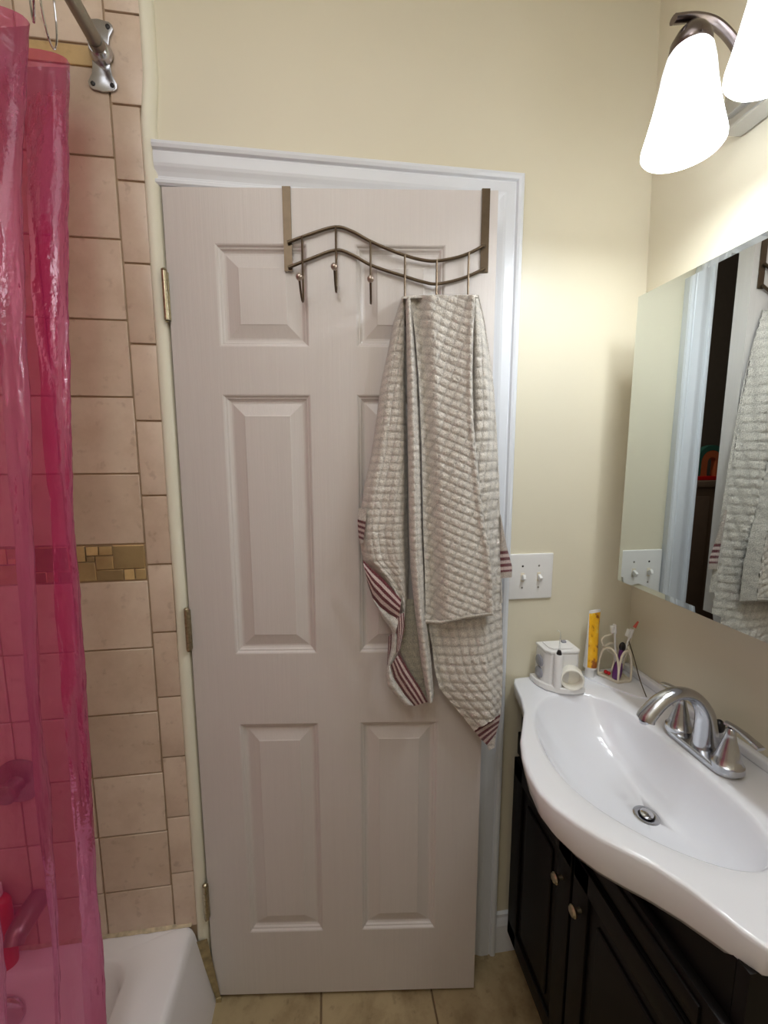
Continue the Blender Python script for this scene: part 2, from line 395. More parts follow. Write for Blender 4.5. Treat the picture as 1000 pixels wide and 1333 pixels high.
cab = empty('hall_cabinet', (-.2, .97, 0), 'brown cabinet in the hallway, seen reflected in the mirror', 'cabinet')
MB().box(-.55, .25, .80, 1.19, 0, 1.325, bev=.004).build('body', M['dark'], cab)
MB().box(-.56, .26, .785, 1.195, 1.325, 1.355, bev=.003).build('top', M['dark'], cab)
for xx in (-.35, .05): MB().box(xx-.18, xx+.18, .792, .801, .1, 1.28, bev=.004).build('door', M['dark'], cab)
orn = empty('arched_ornament', (-.2, .9, 1.355), 'green and orange arched ornament standing on the hallway cabinet', 'ornament')
b = MB()
def arch(r0, r1, zb, th=.03):
    v = []; f = []; n = 16
    pts = [(-1, 0)]+[(-cos(pi*i/n), sin(pi*i/n)) for i in range(n+1)]+[(1, 0)]
    for i, (c_, s_) in enumerate(pts):
        for r in (r0, r1):
            for y in (.87, .87+th): v.append((-.2+c_*r, y, zb+(.07+s_*r if 0 < i < len(pts)-1 else 0)))
    for i in range(len(pts)-1):
        a = i*4; c = a+4
        f += [(a, a+2, c+2, c), (a+1, c+1, c+3, a+3), (a+2, a+3, c+3, c+2), (a, c, c+1, a+1)]
    return v, f
MB().add(*arch(.06, .085, 1.375)).build('outer_arch', M['green'], orn); MB().add(*arch(.025, .058, 1.375)).build('inner_arch', M['orange'], orn)
b = MB(); b.box(-.30, -.10, .85, .92, 1.3555, 1.375, bev=.003); b.build('base', M['red'], orn)

# ------------------------------------------------------------------ door
H0, H1, DW = .012, 2.042, .715
dr = empty('door_1', (0, 0, 0), 'white six-panel door standing slightly ajar', 'door'); dr['kind'] = 'structure'
DU = [(.1047, .3024), (.4066, .6038)]; DV = [(1.719, 1.932), (.9993, 1.616), (.208, .8144)]
b = MB(); us = [0]+[x for p in DU for x in p]+[DW]; vz = sorted([H0, H1]+[x for p in DV for x in p])
def inpanel(u, v): return any(a < u < c for a, c in DU) and any(a < v < c for a, c in DV)
for i in range(len(us)-1):
    for j in range(len(vz)-1):
        if not inpanel((us[i]+us[i+1])/2, (vz[j]+vz[j+1])/2):
            b.add([dpt(us[i], 0, vz[j]), dpt(us[i+1], 0, vz[j]), dpt(us[i+1], 0, vz[j+1]), dpt(us[i], 0, vz[j+1])], [(0, 1, 2, 3)])
pp = [(0, 0), (.003, -.0012), (.006, -.0045), (.009, -.0052), (.012, -.0085), (.016, -.0105), (.020, -.0105), (.046, -.003), (.048, -.0018)]
for (a, c) in DU:
    for (d, e) in DV:
        vs = []; fs = []
        for q, dep in pp: vs += [dpt(a+q, dep, d+q), dpt(c-q, dep, d+q), dpt(c-q, dep, e-q), dpt(a+q, dep, e-q)]
        for i in range(len(pp)-1):
            for k in range(4): fs.append((i*4+k, i*4+(k+1) % 4, i*4+4+(k+1) % 4, i*4+4+k))
        m = (len(pp)-1)*4; fs.append((m, m+1, m+2, m+3)); b.add(vs, fs)
t = -.035
e = [dpt(0, 0, H0), dpt(DW, 0, H0), dpt(DW, 0, H1), dpt(0, 0, H1), dpt(0, t, H0), dpt(DW, t, H0), dpt(DW, t, H1), dpt(0, t, H1)]
b.add(e, [(4, 7, 6, 5), (0, 4, 5, 1), (3, 2, 6, 7), (1, 5, 6, 2), (0, 3, 7, 4)])
b.build('slab', M['door'], dr)
for zc in (1.822, 1.065, .314):
    h = MB(); X = Matrix.Translation((-.004, -.006, zc))
    gp = [(.0002, -.05), (.006, -.05)]
    for k in range(1, 5): z_ = -.05+k*.02; gp += [(.006, z_-.0006), (.0050, z_-.0003), (.0050, z_+.0003), (.006, z_+.0006)]
    h.lathe(gp+[(.006, .05), (.0002, .05)], (-.004, -.007, zc), 16)
    hg = h.build('hinge', M['hinge'], dr); hg['label'] = 'worn brass-nickel hinge'
    MB().lathe([(.0002, -.004), (.005, -.003), (.0065, 0), (.004, .003), (.0002, .004)], (-.004, -.007, zc+.053), 14).lathe([(.0002, -.003), (.005, 0), (.0002, .003)], (-.004, -.007, zc-.053), 14).build('pin', M['hinge'], hg)
    MB().box(.0, .003, -.0045, -.0005, zc-.049, zc+.049).build('leaf', M['hinge'], hg)

# ------------------------------------------------------------------ over-door hook rack
rk = empty('hook_rack', tuple(dpt(.47, .004, 1.876)), 'bronze over-the-door hook rack with two wavy rails', 'hook rack')
for u in (.262, .688):
    b = MB(); D_ = lambda u_, o_, z_: dpt(u_, o_, z_)
    def strap(pts, w=.0088, th=.0022):
        vs = []; fs = []
        for (o_, z_, no, nz) in pts:
            for su, k in ((-1, 0), (1, 0), (1, 1), (-1, 1)): vs.append(dpt(u+su*w, o_+no*th*k, z_+nz*th*k))
        for i in range(len(pts)-1):
            for k in range(4): fs.append((i*4+k, i*4+(k+1) % 4, i*4+4+(k+1) % 4, i*4+4+k))
        fs.append((3, 2, 1, 0)); m_ = (len(pts)-1)*4; fs.append((m_, m_+1, m_+2, m_+3)); b.add(vs, fs)
    strap([(.0008, 1.876, 1, 0), (.0008, H1+.0008, 1, .6), (-.036, H1+.0008, -1, .6), (-.036, 2.0, -1, 0)])
    br = b.build('bracket', M['bronze'], rk)
U_ = [(.262, 1.931), (.31, 1.948), (.365, 1.963), (.40, 1.955), (.436, 1.937), (.475, 1.921), (.513, 1.908), (.55, 1.899), (.585, 1.897), (.64, 1.908), (.688, 1.930)]
L_ = [(.262, 1.881), (.31, 1.899), (.365, 1.917), (.40, 1.908), (.437, 1.889), (.475, 1.876), (.514, 1.865), (.55, 1.855), (.585, 1.850), (.64, 1.862), (.688, 1.882)]
OFR = .0065
for Q in (U_, L_): MB().tube(spline([dpt(u, OFR, z) for u, z in Q], 6), .0034, 10).build('rail', M['bronze'], rk)
def zat(Q, u):
    for (a, c), (d, e) in zip(Q, Q[1:]):
        if a <= u <= d: return c+(e-c)*(u-a)/(d-a)
for u, z0 in ((.294, 1.806), (.366, 1.826), (.440, 1.803), (.514, 1.757), (.583, 1.752), (.652, 1.757)):
    du = 0
    pts = [dpt(u, OFR+.004, zat(U_, u)), dpt(u, OFR+.004, zat(L_, u)), dpt(u, OFR+.005, z0+.03), dpt(u, OFR+.006, z0+.012), dpt(u, OFR+.012, z0+.002), dpt(u, OFR+.024, z0+.002), dpt(u, OFR+.038, z0+.014), dpt(u, OFR+.050, z0+.031)] if u < .48 else [dpt(u, OFR+.004, zat(U_, u)), dpt(u, OFR+.004, zat(L_, u)), dpt(u, OFR+.005, z0+.03), dpt(u, OFR+.006, z0+.012), dpt(u, OFR+.012, z0+.002), dpt(u, OFR+.020, z0+.0035), dpt(u, OFR+.026, z0+.018), dpt(u, OFR+.029, z0+.031)]
    hk = MB().tube(spline(pts, 6), .0023, 8).build('hook', M['ball'] if 0 else M['bronze'], rk)
    MB().sphere(dpt(u, OFR+(.052 if u < .48 else .030), z0+.036), .0072).build('ball_tip', M['ball'], hk)

# ------------------------------------------------------------------ towel
def poly_at(P, t):
    """resample a polyline by normalised length"""
    L = [0]
    for a, c in zip(P, P[1:]): L.append(L[-1]+math.hypot(c[0]-a[0], c[1]-a[1]))
    d = t*L[-1]
    for i in range(len(P)-1):
        if d <= L[i+1] or i == len(P)-2:
            k = (d-L[i])/max(1e-9, L[i+1]-L[i]); return (P[i][0]+(P[i+1][0]-P[i][0])*k, P[i][1]+(P[i+1][1]-P[i][1])*k)
BASE = lin((252, 243, 232)); SMOOTH = lin((246, 240, 232)); MAR = lin((112, 6, 28)); PINK = lin((238, 214, 208))
tv = []; tf_ = []; tcol = []
def zmap(P, o): return [(440+.3*x, o+.3*y) for x, y in P]
def sheet(L, R, off, ang=0, cell=(.0148, .0165), amp=.0028, nu=40, nv=200, col=None, stripes=None, phase=0, tones=1.0, byrow=True):
    base = len(tv); gl = []
    for j in range(nv+1):
        t = j/nv
        if byrow: a = poly_at(L, t); c = poly_at(R, t)
        for i in range(nu+1):
            s = i/nu; px = a[0]+(c[0]-a[0])*s; py = a[1]+(c[1]-a[1])*s
            o_ = off(s, t); u, z = duv(px, py, o_)
            if i == 0: uL = u; zL = z
            x_, y_ = (u-uL)+phase, z
            if ang == 'band': x_ = s
            else:
                xx = x_*cos(ang)+y_*sin(ang); yy = -x_*sin(ang)+y_*cos(ang)
            k = tones; cc = col or BASE; dd = 0
            if ang != 'band' and amp:
                # woven block pattern: rows of puffed rectangles
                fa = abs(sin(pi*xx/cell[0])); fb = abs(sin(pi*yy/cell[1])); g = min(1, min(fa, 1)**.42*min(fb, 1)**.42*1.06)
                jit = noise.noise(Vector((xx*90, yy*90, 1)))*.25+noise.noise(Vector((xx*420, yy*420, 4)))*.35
                dd = amp*1.15*(g-.6+jit); k = tones*(.80+.30*g)  # shade of the grooves is also painted into the cloth colour
            if stripes:
                sx = stripes(s, t)
                if sx: cc = sx; dd -= .0003
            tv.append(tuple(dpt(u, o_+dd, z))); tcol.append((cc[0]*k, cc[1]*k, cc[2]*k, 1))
    for j in range(nv):
        for i in range(nu): p = base+j*(nu+1)+i; tf_.append((p, p+1, p+nu+2, p+nu+1))
def band(k=4, lo=0., hi=1.):
    def f(s, t):
        if s < lo or s > hi: return None
        q = (s-lo)/(hi-lo)*(2*k-1); return MAR if int(min(q, 2*k-2)) % 2 == 0 else PINK
    return f
def sm(x): x = max(0, min(1, x)); return x*x*(3-2*x)
top3 = 370; top4 = 680
# A: left fall
AL = [(523, 386), (512, 421), (504.5, 460), (495, 505), (489.5, 550), (483.5, 592), (474, 634), (469, 670), (466.5, 690), (470, 715), (473, 729)]
AR = [(528, 386), (528, 430), (527.5, 490), (528.5, 550), (530, 610), (530.5, 688), (531.5, 740), (530, 779), (526, 800), (524, 812), (522, 812)]
AL2 = AL + [(497, 751), (522, 781), (523, 800)]
AR2 = [(528, 386), (527.5, 490), (530, 610), (530.5, 688), (531.5, 740), (531, 779), (527, 809), (525, 822)]
def oA(s, t): return .034 + .03*sin(pi*min(1, s*1.02))**.8*(.5+.5*t) + .012*sin(3*pi*s)*t*(1-.3*t) - (1-s)**6*.02 - .018*sm((s-.9)/.1)
sheet(AL2, AR2, oA, 0, (.0150, .0168), .0030, 60, 300)
# band at the lower left of A, four maroon stripes along it, then its white hem
def oBd(k=0.): return lambda s, t: .052+.012*t+.006*sin(pi*s)+k
bi = [(472.5, 729), (484, 741), (497, 752), (510, 766), (522.5, 781)]; bo = [(478, 757), (485, 778), (495, 790), (507, 799), (519, 806)]
sheet(bo, bi, oBd(.004), 'band', amp=0, nu=40, nv=40, stripes=band(4))
ho = [(479, 762), (488, 786), (499, 806), (508, 817), (514, 830)]
sheet(ho, bo, oBd(.002), 0, (.02, .02), .0014, nu=14, nv=30, col=SMOOTH)
# the band turns down and back up again
sheet([(515, 800), (517, 826), (516, 850)], [(526, 798), (527, 815), (521, 846)], lambda s, t: .066+.004*sin(pi*s), 'band', amp=0, nu=30, nv=20, stripes=band(4))
sheet([(507, 812), (511, 822), (509, 846), (502, 876), (504, 892), (514, 905), (527, 919)], [(517, 826), (519, 832), (518, 850), (508, 868), (512, 882), (526, 903), (540, 918)], lambda s, t: .058+.008*sin(pi*s), 0, (.02, .02), .0016, nu=16, nv=70, col=SMOOTH)
sheet([(506, 828), (505, 848), (504, 866)], [(515, 822), (515, 840), (506, 872)], lambda s, t: .048, 'band', amp=0, nu=26, nv=20, stripes=band(4))
sheet([(509, 866), (514, 884), (526, 903), (539, 919)], [(519, 851), (533, 874), (547, 895), (557, 914)], lambda s, t: .060+.006*sin(pi*s), 'band', amp=0, nu=40, nv=40, stripes=band(4))
# G: inside face behind, its shade put into a darker colour
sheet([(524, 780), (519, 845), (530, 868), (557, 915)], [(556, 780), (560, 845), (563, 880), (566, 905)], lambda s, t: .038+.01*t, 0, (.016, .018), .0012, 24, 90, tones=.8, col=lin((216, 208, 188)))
# B: narrow rolled fold
BL_ = [(527.5, 388), (529, 440), (530, 490), (531, 580), (532.5, 688), (534.5, 740), (540.5, 800), (548, 860), (555.5, 905), (558, 916)]
BR_ = [(536, 386), (540, 440), (543.5, 490), (547.5, 580), (549.5, 688), (551.6, 740), (554, 800), (561.5, 860), (565, 905), (563, 914)]
sheet(BL_, BR_, lambda s, t: .040+.012*t+.026*sin(pi*s)**.7, 0, (.0190, .0165), .0034, 22, 300, phase=.004)
# D: right fall, drawn behind the front flap
DL_ = [(612, 384), (612, 550), (598, 650), (570, 750), (558, 815), (563, 845), (566, 872), (572, 896), (586, 913), (606, 937), (617, 951)]
DR_ = [(621.5, 384), (629, 415), (636.5, 460), (641.6, 505), (645.5, 565), (648.5, 625), (650, 688), (651, 740), (653, 785), (654.5, 830), (654.5, 875), (653.5, 905), (651.5, 932)]
def oD(s, t): return .030+.014*sin(pi*s)+.016*t - .026*sm((s-.72)/.28)
sheet(DL_, DR_, oD, .03, (.0185, .0225), .0042, 60, 320)
# side of the right fall turning back towards the door
sheet(DR_[:9], [(x+1.5, y) for x, y in DR_[:9]], lambda s, t: oD(1, t)*(1-s)+.006*s-.0005, 0, (.018, .02), .002, 10, 200)
# D corner stripes and white tip
sheet([(617, 951), (625, 961), (634, 970)][::1], [(651.5, 930), (650, 941), (646, 955)], lambda s, t: .046+.002*sin(pi*s), 0, amp=0, nu=30, nv=26, stripes=lambda s, t: MAR if int(min(.999, t)*7) % 2 == 0 else PINK)
sheet([(634, 970), (637, 977)], [(646, 955), (644, 973)], lambda s, t: .046, 0, (.02, .02), .001, 12, 10, col=SMOOTH)
# C: front flap
CL_ = [(534, 385), (541, 440), (545, 490), (549, 580), (551, 688), (553, 740), (554, 800), (554, 812)]
CR_ = [(618, 384), (615.5, 430), (614, 490), (615.5, 550), (621.5, 610), (630.5, 688), (636.5, 710), (641, 755), (641.5, 800)]
def oC(s, t):
    return .052+.012*t + .020*sm((s-.06)/.3)*1.0 - .010*exp(-((s-.12)/.08)**2) + .006*exp(-((s-.97)/.05)**2) + .004*sin(7*s+5*t) - .02*sm((s-.97)/.03)*0
sheet(CL_, CR_, oC, -.42, (.0190, .0165), .0032, 84, 330)
# little smooth valley beside B and the hem of the flap
sheet([(554, 807), (575, 808), (608, 801), (641.5, 797)], [(554.5, 812), (575, 813), (608, 805.5), (641.5, 801)], lambda s, t: .086+.003*sin(pi*s)-.006*(1-sm(t*6))-.008*s*0, 0, amp=0, nu=6, nv=60, col=lin((214, 204, 190)))
sheet(CR_, [(x+1.0, y) for x, y in CR_], lambda s, t: oC(1, t)-s*.03, -.42, (.018, .016), .002, 10, 260)
# top lip going back over the hooks
sheet([(523, 386), (536, 383.5), (560, 383), (590, 383), (612, 383), (622, 384)], [(523, 389), (536, 388), (560, 387.5), (590, 387.5), (612, 387.5), (622, 388)], lambda s, t: .012+.05*sm(s*1.3), 0, (.017, .017), .0028, 16, 90)
# E: scrap showing at the right edge; F: scrap at the left
sheet([(651, 670), (650, 720), (650.5, 753)], [(652, 670), (660, 712), (667, 738), (666.5, 751.5)], lambda s, t: .012+.006*sin(pi*s), 0, amp=0, nu=16, nv=60, col=lin((216, 200, 188)),
      stripes=lambda s, t: (lambda q: None if q < 0 or q >= 7 else (MAR if int(q) % 2 == 0 else PINK))((t-.58)/.048))
sheet([(466.5, 662), (465.5, 680), (467, 700), (470, 708)], [(476, 660), (477, 672), (475, 690), (473, 706)], lambda s, t: .042+.014*s, 0, amp=0, nu=14, nv=40, col=SMOOTH,
      stripes=lambda s, t: (lambda q: None if q < 0 or q >= 7 else (MAR if int(q) % 2 == 0 else PINK))((t-.30-.12*s)/.075))
me = bpy.data.meshes.new('towel'); org = dpt(.58, .04, 1.2)
me.from_pydata([tuple(Vector(v)-org) for v in tv], [], tf_); me.update(); me.materials.append(M['towel'])
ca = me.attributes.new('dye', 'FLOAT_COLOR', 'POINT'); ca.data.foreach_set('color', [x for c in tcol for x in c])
me.polygons.foreach_set('use_smooth', [True]*len(me.polygons))
tw = bpy.data.objects.new('towel', me); C.objects.link(tw); tw.location = org
tag(tw, 'off-white waffle terry towel with maroon striped hems hanging from the door hooks', 'towel')

# ------------------------------------------------------------------ light switch
sp = empty('light_switch', (.867, WF, 1.158), 'white double toggle switch plate on the wall between door and sink', 'light switch')
b = MB().box(.806, .931, WF-.006, WF+.001, 1.096, 1.220, bev=.003, seg=3); b.build('plate', M['white_plastic'], sp)
for xx, s_ in ((.845, 1), (.891, -1)):
    t_ = MB(); t_.box(xx-.005, xx+.005, WF-.0075, WF-.0055, 1.145, 1.169, bev=.0006).build('slot', M['cream_plastic'], sp)
    X = Matrix.Translation((xx, WF-.011, 1.157)) @ Matrix.Rotation(s_*-.5, 4, 'X')
    MB().box(-.0038, .0038, -.010, .006, -.006, .006, bev=.0015, X=X).build('toggle', M['white_plastic'], sp)
    MB().lathe([(.0002, .0015), (.002, .0012), (.0026, 0)], X=Matrix.Translation((xx, WF-.006, 1.128)) @ Matrix.Rotation(pi/2, 4, 'X')).build('screw', M['steel'], sp)
    MB().lathe([(.0002, .0015), (.002, .0012), (.0028, 0)], X=Matrix.Translation((xx, WF-.006, 1.187)) @ Matrix.Rotation(pi/2, 4, 'X')).build('screw', M['black_plastic'] if s_ > 0 else M['steel'], sp)

# ------------------------------------------------------------------ mirrored medicine cabinet
MXX = 1.03
mc = empty('medicine_cabinet', (1.1, -.40, 1.18), 'frameless mirrored cabinet on the wall above the sink', 'mirror')
MY0, MY1, MZ0, MZ1 = -.69, -.114, 1.178, 1.829
MB().box(MXX+.007, xw(1.83)-.001, MY0+.006, MY1-.006, MZ0+.006, MZ1-.006).build('body', M['white_plastic'], mc)
b = MB(); bw = .012
def mq(i, x): return [(x, MY1-i, MZ0+i), (x, MY0+i, MZ0+i), (x, MY0+i, MZ1-i), (x, MY1-i, MZ1-i)]
vs = mq(0, MXX+.006)+mq(0, MXX+.0011)+mq(bw, MXX); fs = []
for i in range(2):
    for k in range(4): fs.append((i*4+k, i*4+(k+1) % 4, i*4+4+(k+1) % 4, i*4+4+k))
fs += [(8, 9, 10, 11), (3, 2, 1, 0)]; b.add(vs, fs); b.build('mirror_door', M['mirror'], mc)

# ------------------------------------------------------------------ vanity light
vl = empty('vanity_light', (1.12, -.46, 2.12), 'brushed nickel wall light with bell glass shades above the mirror', 'wall light')
b = MB().box(1.095, xw(2.2)-.0005, -.70, -.222, 2.085, 2.155, bev=.006, seg=3); b.box(1.086, 1.096, -.69, -.232, 2.105, 2.135, bev=.004, seg=2); b.build('back_plate', M['chrome'], vl)
SX, SZ = .95, 2.075
for y in (-.30, -.46, -.62):
    arm = MB().tube(spline([(1.09, y, 2.118), (1.06, y, 2.125), (1.035, y, 2.165), (.995, y, 2.192), (.955, y, 2.197), (.915, y, 2.19)], 8), [(.006, .009)]*41, 10).build('arm', M['bulbsock'], vl)
    MB().lathe([(.0002, .036), (.012, .034), (.022, .024), (.030, .010), (.031, 0), (.029, -.004)], (SX, y, 2.152), 28).build('socket_cup', M['bulbsock'], vl)
    X = Matrix.Translation((SX, y, 0)); pr = [(.026, .078), (.033, .068), (.0385, .045), (.043, .015), (.049, -.015), (.056, -.045), (.0615, -.066), (.0618, -.074), (.0585, -.078), (.056, -.073), (.053, -.045), (.046, -.015), (.040, .015), (.035, .045), (.030, .066)]
    sh = MB().open_lathe([(r, z) for r, z in pr], Matrix.Translation((SX, y, SZ)), 40).build('lamp_shade', M['shade'], vl, origin=(SX, y, SZ))
    sh['label'] = 'glowing white alabaster glass bell shade'
    MB().lathe([(.0002, -.052), (.016, -.047), (.024, -.03), (.024, -.015), (.014, .01), (.012, .03)], (SX, y, SZ+.02), 20).build('bulb', M['bulb'], vl)
    ld = bpy.data.lights.new('bulb_light', 'POINT'); ld.energy = 3.4; ld.color = (.87, .95, 1); ld.shadow_soft_size = .03
    lo = bpy.data.objects.new('bulb_light', ld); C.objects.link(lo); lo.location = (SX, y, SZ-.05)

# ------------------------------------------------------------------ vanity and sink
ZT = .872
VX = .845
vn = empty('vanity_cabinet', (1.0, -.34, 0), 'dark espresso vanity cabinet under the white sink', 'cabinet')
XB = xw(.83)-.004
b = MB()
b.box(.85, XB, -.032, -.014, .085, .83, bev=.002); b.box(.85, XB, -.640, -.622, .085, .83, bev=.002); b.box(.85, XB, -.622, -.032, .085, .103)
b.box(XB-.008, XB, -.622, -.032, .103, .70); b.prism([(-.032, .66), (-.622, .66), (-.622, .828), (-.60, .828), (-.56, .80), (-.50, .752), (-.42, .74), (-.24, .74), (-.16, .752), (-.10, .80), (-.07, .828), (-.032, .828)], .85, .866, X=Matrix(((0, 0, 1, 0), (1, 0, 0, 0), (0, 1, 0, 0), (0, 0, 0, 1)))); b.box(.85, .866, -.335, -.285, .103, .66); b.box(.885, XB, -.632, -.02, 0, .085)
b.build('carcass', M['espresso'], vn)
for (y0, y1) in ((-.306, -.03), (-.630, -.314)):
    d_ = MB(); x = VX-.012
    zz0, zz1 = .11, .665
    d_.box(x, VX+.0045, y0, y1, zz0, zz1, bev=.003)
    pr = [(.05, 0), (.056, .005), (.066, .006), (.09, .001)]
    # raised panel: frame bead and field
    d_.box(x-.006, x+.001, y0+.075, y1-.075, zz0+.08, zz1-.08, bev=.005, seg=3)
    for (a, c, e_, f_) in ((y0, y1, zz0, zz0+.05), (y0, y1, zz1-.05, zz1), (y0, y0+.05, zz0, zz1), (y1-.05, y1, zz0, zz1)): d_.box(x-.007, x+.001, a, c, e_, f_, bev=.003)
    do = d_.build('door', M['espresso'], vn)
    ky = (y0+.03) if y0 > -.31 else (y1-.03)
    k_ = MB().lathe([(.0002, .022), (.009, .021), (.012, .017), (.010, .012), (.005, .009), (.005, 0)], X=Matrix.Translation((x-.007, ky, .565)) @ Matrix.Rotation(-pi/2, 4, 'Y'), n=20).build('knob', M['hinge'], do)
MB().box(VX-.012, VX+.0045, -.630, -.03, .675, .738, bev=.003).box(VX-.018, VX-.011, -.60, -.08, .690, .724, bev=.004).build('drawer_front', M['espresso'], vn)

sk = empty('sink_top', (.95, -.34, ZT), 'white porcelain vanity top with an oval basin and a bow front', 'sink')
outer = [(xw(.87)-.0015, .008), (1.0, .008), (.85, .008), (.832, .004), (.823, -.012), (.816, -.045), (.808, -.085), (.790, -.140), (.762, -.190), (.733, -.240), (.715, -.286), (.705, -.330), (.703, -.375), (.712, -.410), (.732, -.446), (.755, -.477), (.780, -.503), (.806, -.531), (.828, -.566), (.843, -.602), (.850, -.622), (.856, -.637), (.866, -.648), (.882, -.653), (1.0, -.655), (xw(.87)-.0015, -.655)]
BC = Vector((.905, -.325)); DC = Vector((.966, -.333))
def rayhit(an):
    d = Vector((cos(an), sin(an))); best = 9
    for i in range(len(outer)):
        p = Vector(outer[i])-BC; q = Vector(outer[(i+1) % len(outer)])-BC; e_ = q-p; den = d.x*e_.y-d.y*e_.x
        if abs(den) < 1e-9: continue
        t_ = (p.x*e_.y-p.y*e_.x)/den; s_ = (p.x*d.y-p.y*d.x)/den
        if t_ > 0 and -1e-6 <= s_ <= 1+1e-6: best = min(best, t_)
    return best
angs = sorted(set([2*pi*k/144 for k in range(144)]+[math.atan2(y-BC.y, x-BC.x) % (2*pi) for x, y in (outer[0], outer[-1], outer[3], outer[22])])); N = len(angs)
BP = [(.829, -.133), (.871, -.102), (.94, -.088), (1.0, -.108), (1.030, -.17), (1.041, -.28), (1.042, -.39), (1.034, -.475), (1.008, -.533), (.970, -.553), (.926, -.549), (.886, -.528), (.848, -.497), (.815, -.458), (.788, -.412), (.771, -.355), (.771, -.283), (.792, -.2)]
bs_ = [p-BC for p in [Vector(v[:2]) for v in spline([Vector((*p, 0)) for p in BP+BP[:3]], 6)][:len(BP)*6]]
BA = sorted((math.atan2(p.y, p.x) % (2*pi), p.length) for p in bs_)
BA = [(BA[-1][0]-2*pi, BA[-1][1])]+BA+[(BA[0][0]+2*pi, BA[0][1])]
def basin_r(an):
    an %= 2*pi
    for (a, r), (c, q) in zip(BA, BA[1:]):
        if a <= an <= c: return r+(q-r)*(an-a)/max(1e-9, c-a)
    return .15
rings = []
def ring(fn): rings.append([fn(a) for a in angs])
DR = .0215
for q, z in ((0, -.1222), (.12, -.1215), (.3, -.118), (.5, -.108), (.68, -.09), (.82, -.066), (.92, -.038), (.97, -.018), (1.0, -.006), (1.03, -.001), (1.07, .001)):
    def fn(a, q=q, z=z):
        rb = basin_r(a)*q if q <= 1 else basin_r(a)+(q-1)*.12
        cx = DC*(1-min(1, q)**1.3)+BC*(min(1, q)**1.3)
        r_ = max(rb, DR) if q < 1 else rb
        if q == 0: r_ = DR
        return (cx.x+cos(a)*r_, cx.y+sin(a)*r_, ZT+z)
    ring(fn)
def outer_pt(a, inset, z, k=1.0):
    r_ = rayhit(a); x, y = BC.x+cos(a)*(r_-inset), BC.y+sin(a)*(r_-inset); return (x, y, ZT+z)
def belly(a):   # how much the front bows: 1 at the middle of the front
    return max(0, cos(a-pi))**2
def dep(a):
    y = BC.y+sin(a)*rayhit(a); return exp(-((y+.50)/.14)**2) if cos(a) < .2 else 0
def lerp(a, t_):
    r0 = basin_r(a)+.0085; r1 = rayhit(a)-.010; return r0+(r1-r0)*t_
for t_ in (.33, .66, 1): ring(lambda a, t_=t_: (BC.x+cos(a)*lerp(a, t_), BC.y+sin(a)*lerp(a, t_), ZT+.0015))
for ins, z in ((.0035, .0008), (.0012, -.0015), (0, -.006)): ring(lambda a, ins=ins, z=z: outer_pt(a, ins, z))
ring(lambda a: outer_pt(a, .003+.004*belly(a), -.029-.032*dep(a)-.006*belly(a)))
ring(lambda a: outer_pt(a, .010+.008*belly(a), -.037-.036*dep(a)-.010*belly(a)))
ring(lambda a: outer_pt(a, .05-.01*belly(a), -.0395-.038*dep(a)-.012*belly(a)))
for q, z in ((.98, -.036-.03), (.93, -.070), (.88, -.078), (.78, -.088), (.6, -.112), (.4, -.125), (.2, -.130)):
    def fn(a, q=q, z=z):
        rb = basin_r(a)*q; cx = DC*(1-min(1, q)**1.3)+BC*(min(1, q)**1.3); r_ = max(rb, DR+.004); return (cx.x+cos(a)*r_, cx.y+sin(a)*r_, ZT+z-.006)
    ring(fn)
vs = [p for r_ in rings for p in r_]; fs = []
for i in range(len(rings)-1):
    for k in range(N): fs.append((i*N+k, i*N+(k+1) % N, (i+1)*N+(k+1) % N, (i+1)*N+k))
MB().add(vs, fs, 0, True).build('basin_top', M['porcelain'], sk, autosmooth=False)
b = MB(); b.box(xw(.9)-.020, xw(.9)-.0008, -.655, .008, ZT+.0005, ZT+.022, bev=.006, seg=3)
b.build('back_ledge', M['porcelain'], sk)
b = MB().prism([(1.035, .008), (1.14, .008), (1.14, -.15), (1.10, -.13), (1.055, -.075), (1.022, -.02)], ZT+.001, ZT+.006, bev=.002)
b.build('raised_corner', M['porcelain'], sk)
dn = MB().lathe([(.0150, -.004), (.0155, .0005), (.021, .0022), (.0245, .001), (.025, -.003)][::-1], (DC.x, DC.y, ZT-.1215), 32).build('drain_ring', M['chrome'], sk)
MB().lathe([(.0002, -.003), (.0148, -.003), (.0148, -.0006), (.0002, -.0006)], (DC.x, DC.y, ZT-.1215), 24).build('drain_hole', M['black_plastic'], sk)
MB().lathe([(.0002, .0075), (.009, .0068), (.0125, .005), (.0125, .0015), (.004, 0)], (DC.x, DC.y-.0005, ZT-.1205), 28).build('drain_plug', M['chrome2'], sk)

